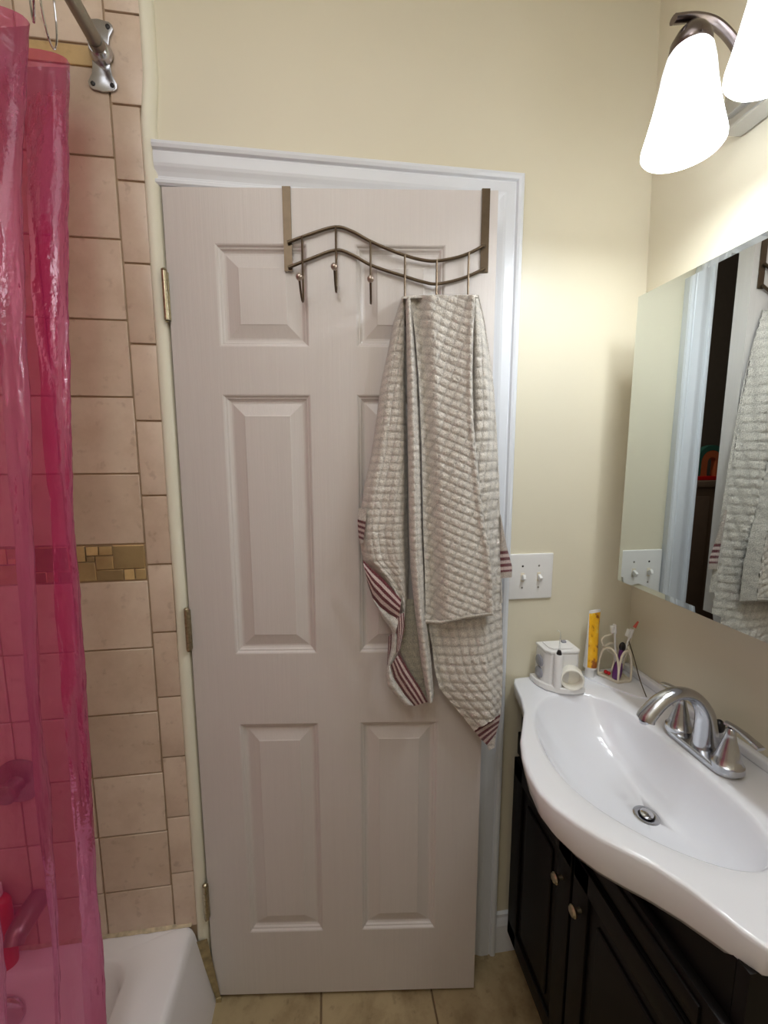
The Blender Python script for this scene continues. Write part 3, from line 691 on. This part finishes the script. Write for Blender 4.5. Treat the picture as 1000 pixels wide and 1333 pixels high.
# ------------------------------------------------------------------ faucet
FY = -.325; FX = 1.085; ZF = ZT+.0022
fc = empty('faucet', (FX, FY, ZF), 'brushed nickel two-handle faucet with an arched spout behind the basin', 'faucet')
def capsule(hw, hr, n=14):
    P = []
    for k in range(n+1): a = -pi/2+pi*k/n; P.append((hr*sin(a)*1, -hw-hr*cos(a)*.0-hr*cos(a) if 0 else -hw-hr*cos(a)))
    for k in range(n+1): a = pi/2-pi*k/n; P.append((hr*sin(a), hw+hr*cos(a)))
    return P
b = MB(); b.prism(capsule(.050, .027), 0, .014, bev=.004, X=Matrix.Translation((FX, FY, ZF)), seg=3); b.build('base_plate', M['chrome'], fc)
for s_ in (-1, 1):
    y = FY+s_*.056
    MB().lathe([(.0275, .010), (.0265, .020), (.0235, .022), (.020, .034), (.015, .052), (.0105, .068), (.0085, .078), (.0085, .088), (.006, .091), (.0002, .0915)], (FX, y, ZF), 28).build('handle_body', M['chrome'], fc)
    lv = MB().tube(spline([(FX-.003, y-s_*.010, ZF+.0965), (FX, y, ZF+.096), (FX+.002, y+s_*.018, ZF+.0945), (FX+.002, y+s_*.038, ZF+.091), (FX+.002, y+s_*.054, ZF+.087)], 6), [(.0035, .0075)]*13+[(.0035, .0085)]*6+[(.0038, .0095)]*6, 12).build('lever', M['chrome'], fc)
pts = spline([(FX+.006, FY, ZF+.008), (FX+.006, FY, ZF+.045), (FX-.002, FY, ZF+.088), (FX-.028, FY, ZF+.122), (FX-.064, FY, ZF+.134), (FX-.100, FY, ZF+.122), (FX-.128, FY, ZF+.094), (FX-.133, FY, ZF+.084)], 8)
n_ = len(pts); rad = []
for i in range(n_):
    t_ = i/(n_-1); rad.append((.0245-.0125*sm(t_*2.0)+.003*sm((t_-.5)*2), .0225-.0085*sm(t_*2.0)+.0045*sm((t_-.5)*2)))
MB().tube(pts, rad, 20, up=(-1, 0, 0)).build('spout', M['chrome'], fc)
MB().lathe([(.0095, 0), (.0095, .006), (.0002, .006)][::-1], X=Matrix.Translation((FX-.1345, FY, ZF+.079)) @ Matrix.Rotation(-.25, 4, 'Y'), n=20).build('aerator', M['chrome2'], fc)
lr = MB().tube([(FX+.034, FY-.002, ZF+.012), (FX+.034, FY-.002, ZF+.045)], .003, 10).build('lift_rod', M['chrome'], fc)
kn = MB().sphere((FX+.034, FY-.002, ZF+.055), .0125, sc=(.8, .8, 1.15)).build('rod_knob', M['black_plastic'], lr)

# ------------------------------------------------------------------ water flosser
wf = empty('water_flosser', (.925, -.05, ZT), 'white countertop water flosser with a hose reel ring at the counter corner', 'water flosser')
WZ = ZT+.0025
base = [(.872, -.006), (.872, -.040), (.885, -.068), (.912, -.090), (.945, -.098), (.978, -.095), (.983, -.075), (.983, -.006)]
MB().prism(base, WZ, WZ+.016, bev=.004, seg=3).build('base', M['white_plastic'], wf)
b = MB(); bm = bmesh.new()
lo_ = [(.884, -.008), (.884, -.055), (.895, -.070), (.968, -.074), (.976, -.066), (.976, -.008)]
cx_, cy_ = .93, -.04; pr_ = [(WZ+.016, 1.0), (WZ+.06, .985), (WZ+.098, .96)]
vs = [(cx_+(x-cx_)*s_, cy_+(y-cy_)*s_, z) for z, s_ in pr_ for x, y in lo_]; n = len(lo_); fs = []
for i in range(2):
    for k in range(n): fs.append((i*n+k, i*n+(k+1) % n, (i+1)*n+(k+1) % n, (i+1)*n+k))
fs.append(tuple(2*n+k for k in range(n))); b.add(vs, fs); bd = b.build('tank', M['white_plastic'], wf)
md = bd.modifiers.new('soft', 'BEVEL'); md.width = .004; md.segments = 3
lid = [(cx_+(x-cx_)*1.0, cy_+(y-cy_)*1.0) for x, y in lo_]
ld_ = MB().prism(lid, WZ+.098, WZ+.106, bev=.003, seg=3).prism([(cx_+(x-cx_)*.7, cy_+(y-cy_)*.7) for x, y in lo_], WZ+.106, WZ+.110, bev=.0015).build('lid', M['white_plastic'], wf)
MB().box(.945, .957, -.035, -.025, WZ+.109, WZ+.115, bev=.002).build('vent', M['grey_plastic'], wf)
MB().lathe([(.011, 0), (.011, .084), (.009, .088), (.0002, .088)], (.911, -.078, WZ+.014), 24).build('nozzle_post', M['white_plastic'], wf)
nz = MB().lathe([(.0002, .010), (.004, .010), (.0065, .002), (.0065, 0)], (.911, -.078, WZ+.1025), 18).build('collar', M['black_plastic'], wf)
MB().tube(spline([(.911, -.078, WZ+.112), (.912, -.078, WZ+.14), (.912, -.078, WZ+.157), (.909, -.078, WZ+.163), (.903, -.078, WZ+.166)], 5), [.0019]*9+[.0014]*12, 8).build('nozzle', M['clear'], nz)
Xr = Matrix.Translation((.950, -.071, WZ+.040)) @ Matrix.Rotation(-.38, 4, 'Z') @ Matrix.Rotation(pi/2, 4, 'X')
MB().open_lathe([(.027, 0), (.029, .004), (.029, .026), (.0275, .029), (.0245, .029), (.023, .026), (.023, .004), (.0002, .003)], Xr, 36).build('reel_ring', M['ivory'], wf)
for z in (.034, .066): MB().lathe([(.017, 0), (.017, .003), (.014, .0055), (.0002, .006)], X=Matrix.Translation((.8846, -.034, WZ+z)) @ Matrix.Rotation(-pi/2, 4, 'Y'), n=24, sx=.9).build('dial', M['grey_plastic'], wf)

# ------------------------------------------------------------------ toothpaste tube
DZ = ZT+.0065
tp = empty('toothpaste_tube', (1.037, -.022, DZ), 'white and yellow toothpaste tube standing on its cap in the corner', 'toothpaste')
X = Matrix.Translation((1.037, -.022, DZ)) @ Matrix.Rotation(.25, 4, 'Z') @ Matrix.Rotation(.03, 4, 'Y')
def tubebody(z0, z1, wall, half=None, nz=24, n=28, off=0, a0=0, a1=2*pi):
    vs = []; fs = []; closed = abs(a1-a0-2*pi) < 1e-6; nn = n if closed else n+1
    for i in range(nz+1):
        t_ = i/nz; z = z0+(z1-z0)*t_; k = (z-.025)/(.185-.025); rx = .0165+.0045*k+off; ry = .0165*(1-max(0, k)**1.3)+.0012+off
        for q in range(nn):
            a = a0+(a1-a0)*q/n; vs.append(X @ Vector((rx*cos(a), ry*sin(a), z)))
    for i in range(nz):
        for q in range(n): fs.append((i*nn+q, i*nn+(q+1) % nn, (i+1)*nn+(q+1) % nn, (i+1)*nn+q))
    if closed: fs += [tuple(range(nn-1, -1, -1)), tuple(nz*nn+q for q in range(nn))]
    return MB().add(vs, fs, 0, True)
tubebody(.025, .188, 0).build('tube', M['white_plastic'], tp)
tubebody(.030, .180, 0, off=.0004, a0=pi*1.10, a1=pi*1.97).build('label_band', M['paste'], tp)
MB().lathe([(.0125, 0), (.0125, .002), (.0115, .018), (.0125, .024), (.0165, .0262)], X=X, n=24).build('cap', M['white_plastic'], tp)

# ------------------------------------------------------------------ toothbrush holder and brushes
hd = empty('toothbrush_holder', (1.095, -.045, DZ), 'cream wire-arch toothbrush holder on the raised counter corner', 'toothbrush holder')
A3 = [Vector((1.062, -.024, 0)), Vector((1.086, -.072, 0)), Vector((1.124, -.070, 0)), Vector((1.128, -.020, 0))]
b = MB().prism([(p.x, p.y) for p in A3], DZ, DZ+.006, bev=.002); b.build('tray', M['cream_plastic'], hd)
MB().tube([(p.x, p.y, DZ+.007) for p in A3+[A3[0]]], .0028, 8).build('rim', M['cream_plastic'], hd)
for i in range(4):
    p, q = A3[i], A3[(i+1) % 4]; P = [p+Vector((0, 0, DZ+.006)), p.lerp(q, .02)+Vector((0, 0, DZ+.045)), p.lerp(q, .18)+Vector((0, 0, DZ+.078)), p.lerp(q, .5)+Vector((0, 0, DZ+.090)), p.lerp(q, .82)+Vector((0, 0, DZ+.078)), q.lerp(p, .02)+Vector((0, 0, DZ+.045)), q+Vector((0, 0, DZ+.006))]
    MB().tube(spline(P, 6), .0028, 8).build('arch', M['cream_plastic'], hd)
def brush(name, label, cat, foot, head, mat, headmat, r=.0042, tip=None, group=None, bris=True):
    f_ = Vector(foot); h_ = Vector(head); d = (h_-f_).normalized(); L = (h_-f_).length
    e_ = empty(name, foot, label, cat, group)
    MB().tube(spline([f_, f_.lerp(h_, .25)+Vector((.001, 0, 0)), f_.lerp(h_, .55), f_.lerp(h_, .78), h_], 6), [r*(.9+.3*sin(pi*min(1, i/12))) if i < 13 else r*.62 for i in range(25)], 10).build('handle', M[mat], e_)
    side = Vector((-d.z, 0, d.x)).normalized()
    if side.x > 0: side = -side
    Xh = Matrix((d.cross(side), side, d)).transposed().to_4x4(); Xh.translation = h_
    MB().box(-.0055, .0055, -.003, .003, -.006, .020, bev=.0028, seg=3, X=Xh).build('head', M[headmat], e_)
    if not bris: MB().sphere(h_+d*.008, .009, sc=(1, .7, 1.5)).build('head_cover', M[headmat], e_)
    if bris: MB().box(-.0045, .0045, .003, .0115, -.003, .017, bev=.001, X=Xh).build('bristles', M['bristle'], e_)
    return e_
zf = DZ+.009
brush('toothbrush', 'white toothbrush leaning left in the holder', 'toothbrush', (1.107, -.036, zf), at(800.5, 822, 1, -.030), 'white_plastic', 'white_plastic', group=None)
brush('toothbrush', 'white toothbrush leaning right in the holder towards the mirror', 'toothbrush', (1.094, -.052, zf), at(820, 828, 1, -.045), 'white_plastic', 'white_plastic')
brush('toothbrush', 'purple toothbrush with a dark head standing in the holder', 'toothbrush', (1.086, -.062, zf), at(809.5, 846, 1, -.056), 'purple', 'black_plastic', r=.0095, bris=False)
e_ = empty('interdental_pick', (1.112, -.05, zf), 'coral-tipped pick rising behind the right white toothbrush', 'dental pick')
ph = at(826, 817, 1, -.035); pe = at(831, 809, 1, -.035)
MB().tube([(1.112, -.045, zf), ph], .0024, 8).build('handle', M['cream_plastic'], e_); MB().tube([ph, pe], [.0045, .0022], 10).build('tip', M['coral'], e_)
P = [at(x, y, 1, -.030) for x, y in ((796, 826), (788, 828), (783.5, 833), (786, 840), (792, 847), (800, 855))]
o = MB().tube(spline([Vector(p) for p in P]+[Vector((1.09, -.040, DZ+.02))], 6), .0024, 8).build('floss_pick', M['cream_plastic'], origin=(1.09, -.040, DZ+.02)); tag(o, 'cream curved plastic floss bow looping out of the left of the holder', 'floss pick')
o = MB().tube(spline([at(818, 832, 1, -.045), at(826, 858, 1, -.07), at(833, 884, 1, -.12), Vector(at(842, 908, 2, ZT+.0045))], 6), .0013, 6).build('thin_wire', M['bronze'], origin=at(842, 908, 2, ZT+.0045)); tag(o, 'thin brown wire running from the toothbrush holder down to the counter behind the spout', 'wire')
o = MB().sphere((1.078, -.034, DZ+.0145), .0055).sphere((1.082, -.040, DZ+.014), .005).build('red_cap', M['red'], origin=(1.078, -.034, DZ+.0085)); tag(o, 'small red cap lying in the tray of the toothbrush holder', 'cap')

# ------------------------------------------------------------------ bathtub
RZ = .245
tb = empty('bathtub', (-.45, -.75, 0), 'white enamel bathtub under the pink curtain', 'bathtub')
x0, x1, y0, y1 = -.846, -.045, -1.53, -.001
def rr(xa, xb, ya, yb, r, z, n=8):
    P = []
    for cx, cy, a0 in ((xb-r, yb-r, 0), (xa+r, yb-r, pi/2), (xa+r, ya+r, pi), (xb-r, ya+r, 3*pi/2)):
        for k in range(n+1): a = a0+pi/2*k/n; P.append((cx+r*cos(a), cy+r*sin(a), z))
    return P
R_ = [rr(x0, x1+.050, y0, y1, .004, 0), rr(x0, x1+.008, y0, y1, .006, RZ-.028), rr(x0, x1+.003, y0, y1, .010, RZ-.010), rr(x0+.002, x1-.004, y0+.002, y1-.0005, .012, RZ-.002), rr(x0+.008, x1-.012, y0+.008, y1-.001, .012, RZ), rr(x0+.05, x1-.118, y0+.07, y1-.048, .06, RZ), rr(x0+.058, x1-.126, y0+.08, y1-.056, .06, RZ-.006), rr(x0+.064, x1-.133, y0+.09, y1-.062, .06, RZ-.03), rr(x0+.09, x1-.150, y0+.16, y1-.085, .10, .09), rr(x0+.13, x1-.18, y0+.22, y1-.12, .10, .055), rr(x0+.2, x1-.22, y0+.35, y1-.2, .08, .05)]
n = len(R_[0]); vs = [p for r_ in R_ for p in r_]; fs = []
for i in range(len(R_)-1):
    for k in range(n): fs.append((i*n+k, i*n+(k+1) % n, (i+1)*n+(k+1) % n, (i+1)*n+k))
fs.append(tuple((len(R_)-1)*n+k for k in range(n)))
MB().add(vs, fs, 0, True).build('shell', M['tub'], tb)
vs = []; fs = []
for i in range(60):
    x = -.845+i*(.80/59); h_ = .004+.003*noise.noise(Vector((x*40, 0, 0))); vs += [(x, .0, RZ+h_+.003), (x, -.007-.004*noise.noise(Vector((x*30, 4, 0))), RZ+.0012), (x, .0, RZ+.0005)]
for i in range(59):
    for k in range(2): fs.append((i*3+k, i*3+k+1, i*3+k+4, i*3+k+3))
MB().add(vs, fs, 0, True).build('caulk_bead', M['caulk'], tb)
MB().lathe([(.0002, .008), (.03, .008), (.037, .004), (.038, 0)], X=Matrix.Translation((-.445, -.075, .165)) @ Matrix.Rotation(1.4, 4, 'X'), n=32).build('overflow_plate', M['chrome2'], tb)
b = MB(); v_ = []
for z, xo in ((0, .012), (.06, .006), (.12, .001), (.2, -.012), (.26, -.022)): v_ += [(-.0275+xo, -.0085, z), (-.008+max(xo, 0)*.5, -.002, z)]
b.add([(-.036, -.009, .2), (-.008, -.004, .2), (.008, -.009, 0), (.018, -.004, 0)], [(0, 1, 3, 2)]); 
b.box(.0055, .019, -.010, -.0055, 0, .012)
struct(b.build('trim_4', M['grime']), 'stained strip of trim between tub and door at the floor', 'trim')

# shower valve, spout and a red bottle, seen through the curtain
vv = empty('shower_valve', (-.41, 0, .71), 'metal shower valve handle on the tiles behind the curtain', 'shower valve')
Xv = Matrix.Translation((-.41, -.0005, .71)) @ Matrix.Rotation(pi/2, 4, 'X')
MB().lathe([(.055, 0), (.054, .005), (.045, .010), (.03, .012), (.0002, .012)], X=Xv, n=40).build('escutcheon', M['steel'], vv)
MB().lathe([(.020, .012), (.018, .03), (.024, .036), (.024, .048), (.018, .053), (.0002, .054)], X=Xv, n=28).build('knob', M['steel'], vv)
ts = empty('tub_spout', (-.40, 0, .385), 'metal tub spout on the tiles behind the curtain', 'tub spout')
MB().tube(spline([(-.40, -.001, .385), (-.40, -.04, .385), (-.40, -.075, .380), (-.40, -.092, .366)], 6), [.025]*8+[.024]*6+[.021]*5, 20).build('body', M['steel'], ts)
rb = empty('shampoo_bottle', (-.474, -.030, RZ), 'red bottle standing on the tub rim behind the curtain', 'bottle')
MB().lathe([(.030, .001), (.031, .01), (.031, .17), (.026, .18), (.014, .186), (.014, .19)], (-.474, -.030, RZ), 28, sy=.75).build('body', M['red'], rb)
MB().lathe([(.015, .19), (.015, .215), (.012, .218), (.0002, .218)], (-.474, -.030, RZ), 24).build('cap', M['white_plastic'], rb)

# ------------------------------------------------------------------ shower rod, rings, curtain
rd = empty('shower_rod', (-.09, 0, 2.272), 'grey steel shower rod with its wall flange above the tub', 'curtain rod')
RX, RZR = -.0935, 2.275
MB().tube([(RX, -.03, RZR), (RX, YB+.002, RZR)], .0128, 24).tube([(RX, -.002, RZR-.001), (RX, -.034, RZR)], [.0145, .0145], 24).build('pole', M['steel'], rd)
fl = [(-.026, .056), (-.02, .061), (0, .064), (.02, .061), (.026, .056), (.027, .048), (.019, .034), (.0165, .02), (.0165, -.02), (.019, -.034), (.027, -.048), (.026, -.056), (.02, -.061), (0, -.064), (-.02, -.061), (-.026, -.056), (-.027, -.048), (-.019, -.034), (-.0165, -.02), (-.0165, .02), (-.019, .034), (-.027, .048)]
XF = Matrix.Translation((RX-.004, -.0015, RZR-.004)) @ Matrix.Rotation(pi/2, 4, 'X')
fg = MB().prism(fl, 0, .004, bev=.0012, X=XF).lathe([(.022, .004), (.020, .012), (.0165, .020), (.0145, .022)], X=XF @ Matrix.Translation((.002, .003, 0)), n=28).build('flange', M['chrome'], rd)
for sx in (-1, 1):
    for sy in (-1, 1):
        MB().lathe([(.0045, 0), (.004, .0015), (.0002, .002)], X=XF @ Matrix.Translation((sx*.018, sy*.052, .004)), n=14).build('screw', M['black_plastic'], fg)
def cring(cx, cy, cz, r, tilt, n=26):
    return [(cx+r*sin(2*pi*k/n)*cos(tilt), cy+r*sin(2*pi*k/n)*sin(tilt), cz+.068*cos(2*pi*k/n)) for k in range(n+1)]
for i, (y, tl) in enumerate([(-.158, 1.75), (-.200, 2.15), (-.235, 2.3), (-.30, 1.2), (-.38, 1.9), (-.45, 1.1)]):
    o = MB().tube(cring(RX-.014, y, 2.226, .034, tl), .0017, 8, caps=False).build('curtain_ring', M['chrome2'], origin=(RX-.018, y, 2.245))
    tag(o, 'thin chrome ring holding the pink curtain on the rod', 'curtain ring', 'curtain rings on the shower rod')

topP = [(-.205, -.062), (-.165, -.066), (-.130, -.072), (-.119, -.085), (-.135, -.098), (-.19, -.104), (-.235, -.112), (-.24, -.125), (-.20, -.135), (-.155, -.143), (-.143, -.157), (-.160, -.170), (-.21, -.182), (-.24, -.20), (-.215, -.222), (-.16, -.232), (-.14, -.252), (-.16, -.275), (-.22, -.29), (-.235, -.315), (-.2, -.335), (-.15, -.35), (-.145, -.375), (-.19, -.39), (-.23, -.41), (-.2, -.44), (-.15, -.455), (-.15, -.48), (-.2, -.50)]
botP = [(-.165, -.190), (-.145, -.193), (-.128, -.200), (-.121, -.212), (-.128, -.226), (-.150, -.236), (-.168, -.246), (-.172, -.262), (-.160, -.276), (-.146, -.288), (-.140, -.306), (-.150, -.326), (-.172, -.342), (-.182, -.36), (-.175, -.385), (-.158, -.40), (-.15, -.425), (-.16, -.45), (-.18, -.465), (-.185, -.49), (-.17, -.515), (-.152, -.535), (-.15, -.56), (-.165, -.58), (-.18, -.60), (-.17, -.63), (-.155, -.65), (-.155, -.68), (-.17, -.70)]
def dys(z):   # the end of the curtain drifts along the tub as it falls (relative to bottom path at z=.38)
    K = [(2.19, 0), (1.9, .30), (1.44, .60), (1.0, .78), (.6, .90), (.38, 1.02), (.1, 1.08)]
    for (a, c), (d, e_) in zip(K, K[1:]):
        if z >= d: return c+(e_-c)*(a-z)/(a-d)
    return 1.08
tp_ = spline([Vector((*p, 0)) for p in topP], 10); bp_ = spline([Vector((*p, 0)) for p in botP], 10)
bp_ = [Vector((p.x, p.y-.055, 0)) for p in bp_]
nz = 150; vs = []; fs = []; n = len(tp_)
for j in range(nz+1):
    z = 2.195-(2.195-.14)*j/nz; k = dys(z)
    kk = sm(min(1, (2.195-z)/.9))*.6+.4*(2.195-z)/2.05
    for i in range(n):
        p = tp_[i]; q = bp_[i]
        wx = p.x*(1-kk)+q.x*kk; wy = p.y*(1-k)+q.y*k
        wr = .0035*noise.noise(Vector((i*.12, z*7, 2)))+.0016*noise.noise(Vector((i*.3, z*24, 5)))+.0014*noise.noise(Vector((i*.5, z*60, 8)))+.006*noise.noise(Vector((i*.05, z*2.2, 9)))*min(1, (2.195-z)*2)
        vs.append((min(wx+wr, -.1165), wy+wr*.5, z))
for j in range(nz):
    for i in range(n-1): p = j*n+i; fs.append((p, p+1, p+n+1, p+n))
me = MB().add(vs, fs, 0, True)
o = me.build('shower_curtain', M['vinyl'], autosmooth=False, origin=(-.18, -.3, 2.19)); tag(o, 'translucent pink vinyl shower curtain bunched at the end of the tub', 'shower curtain')
# ------------------------------------------------------------------ light
def area(loc, rot, size, e, col):
    l = bpy.data.lights.new('ceiling_glow', 'AREA'); l.energy = e; l.size = size; l.color = col
    o = bpy.data.objects.new('ceiling_glow', l); C.objects.link(o); o.location = loc; o.rotation_euler = rot
area((.15, -1.05, CZ-.03), (0, 0, 0), 1.0, 5.0, (.95, .97, 1))  # added ambient fill below the ceiling, not a fixture of the room
cl = bpy.data.lights.new('room_fill', 'POINT'); cl.energy = 7; cl.color = (.96, .975, 1); cl.shadow_soft_size = .16  # added fill point that lifts the ceiling and upper walls, no lamp seen
clo = bpy.data.objects.new('room_fill', cl); C.objects.link(clo); clo.location = (.05, -1.3, 2.42)
hl = bpy.data.lights.new('hall_fill', 'POINT'); hl.energy = 9; hl.color = (1, .9, .8); hl.shadow_soft_size = .1  # added fill so the hallway gap does not go black, source unseen
ho_ = bpy.data.objects.new('hall_fill', hl); C.objects.link(ho_); ho_.location = (.6, .6, 2.2)
wd = bpy.data.worlds.new('world'); bpy.context.scene.world = wd; wd.use_nodes = True
wd.node_tree.nodes['Background'].inputs[0].default_value = (.05, .05, .05, 1)
sc = bpy.context.scene
sc.view_settings.view_transform = 'Standard'; sc.view_settings.look = 'None'; sc.view_settings.exposure = .26
sc.cycles.max_bounces = 10; sc.cycles.transparent_max_bounces = 24; sc.cycles.sample_clamp_indirect = 4
sc.cycles.caustics_reflective = False
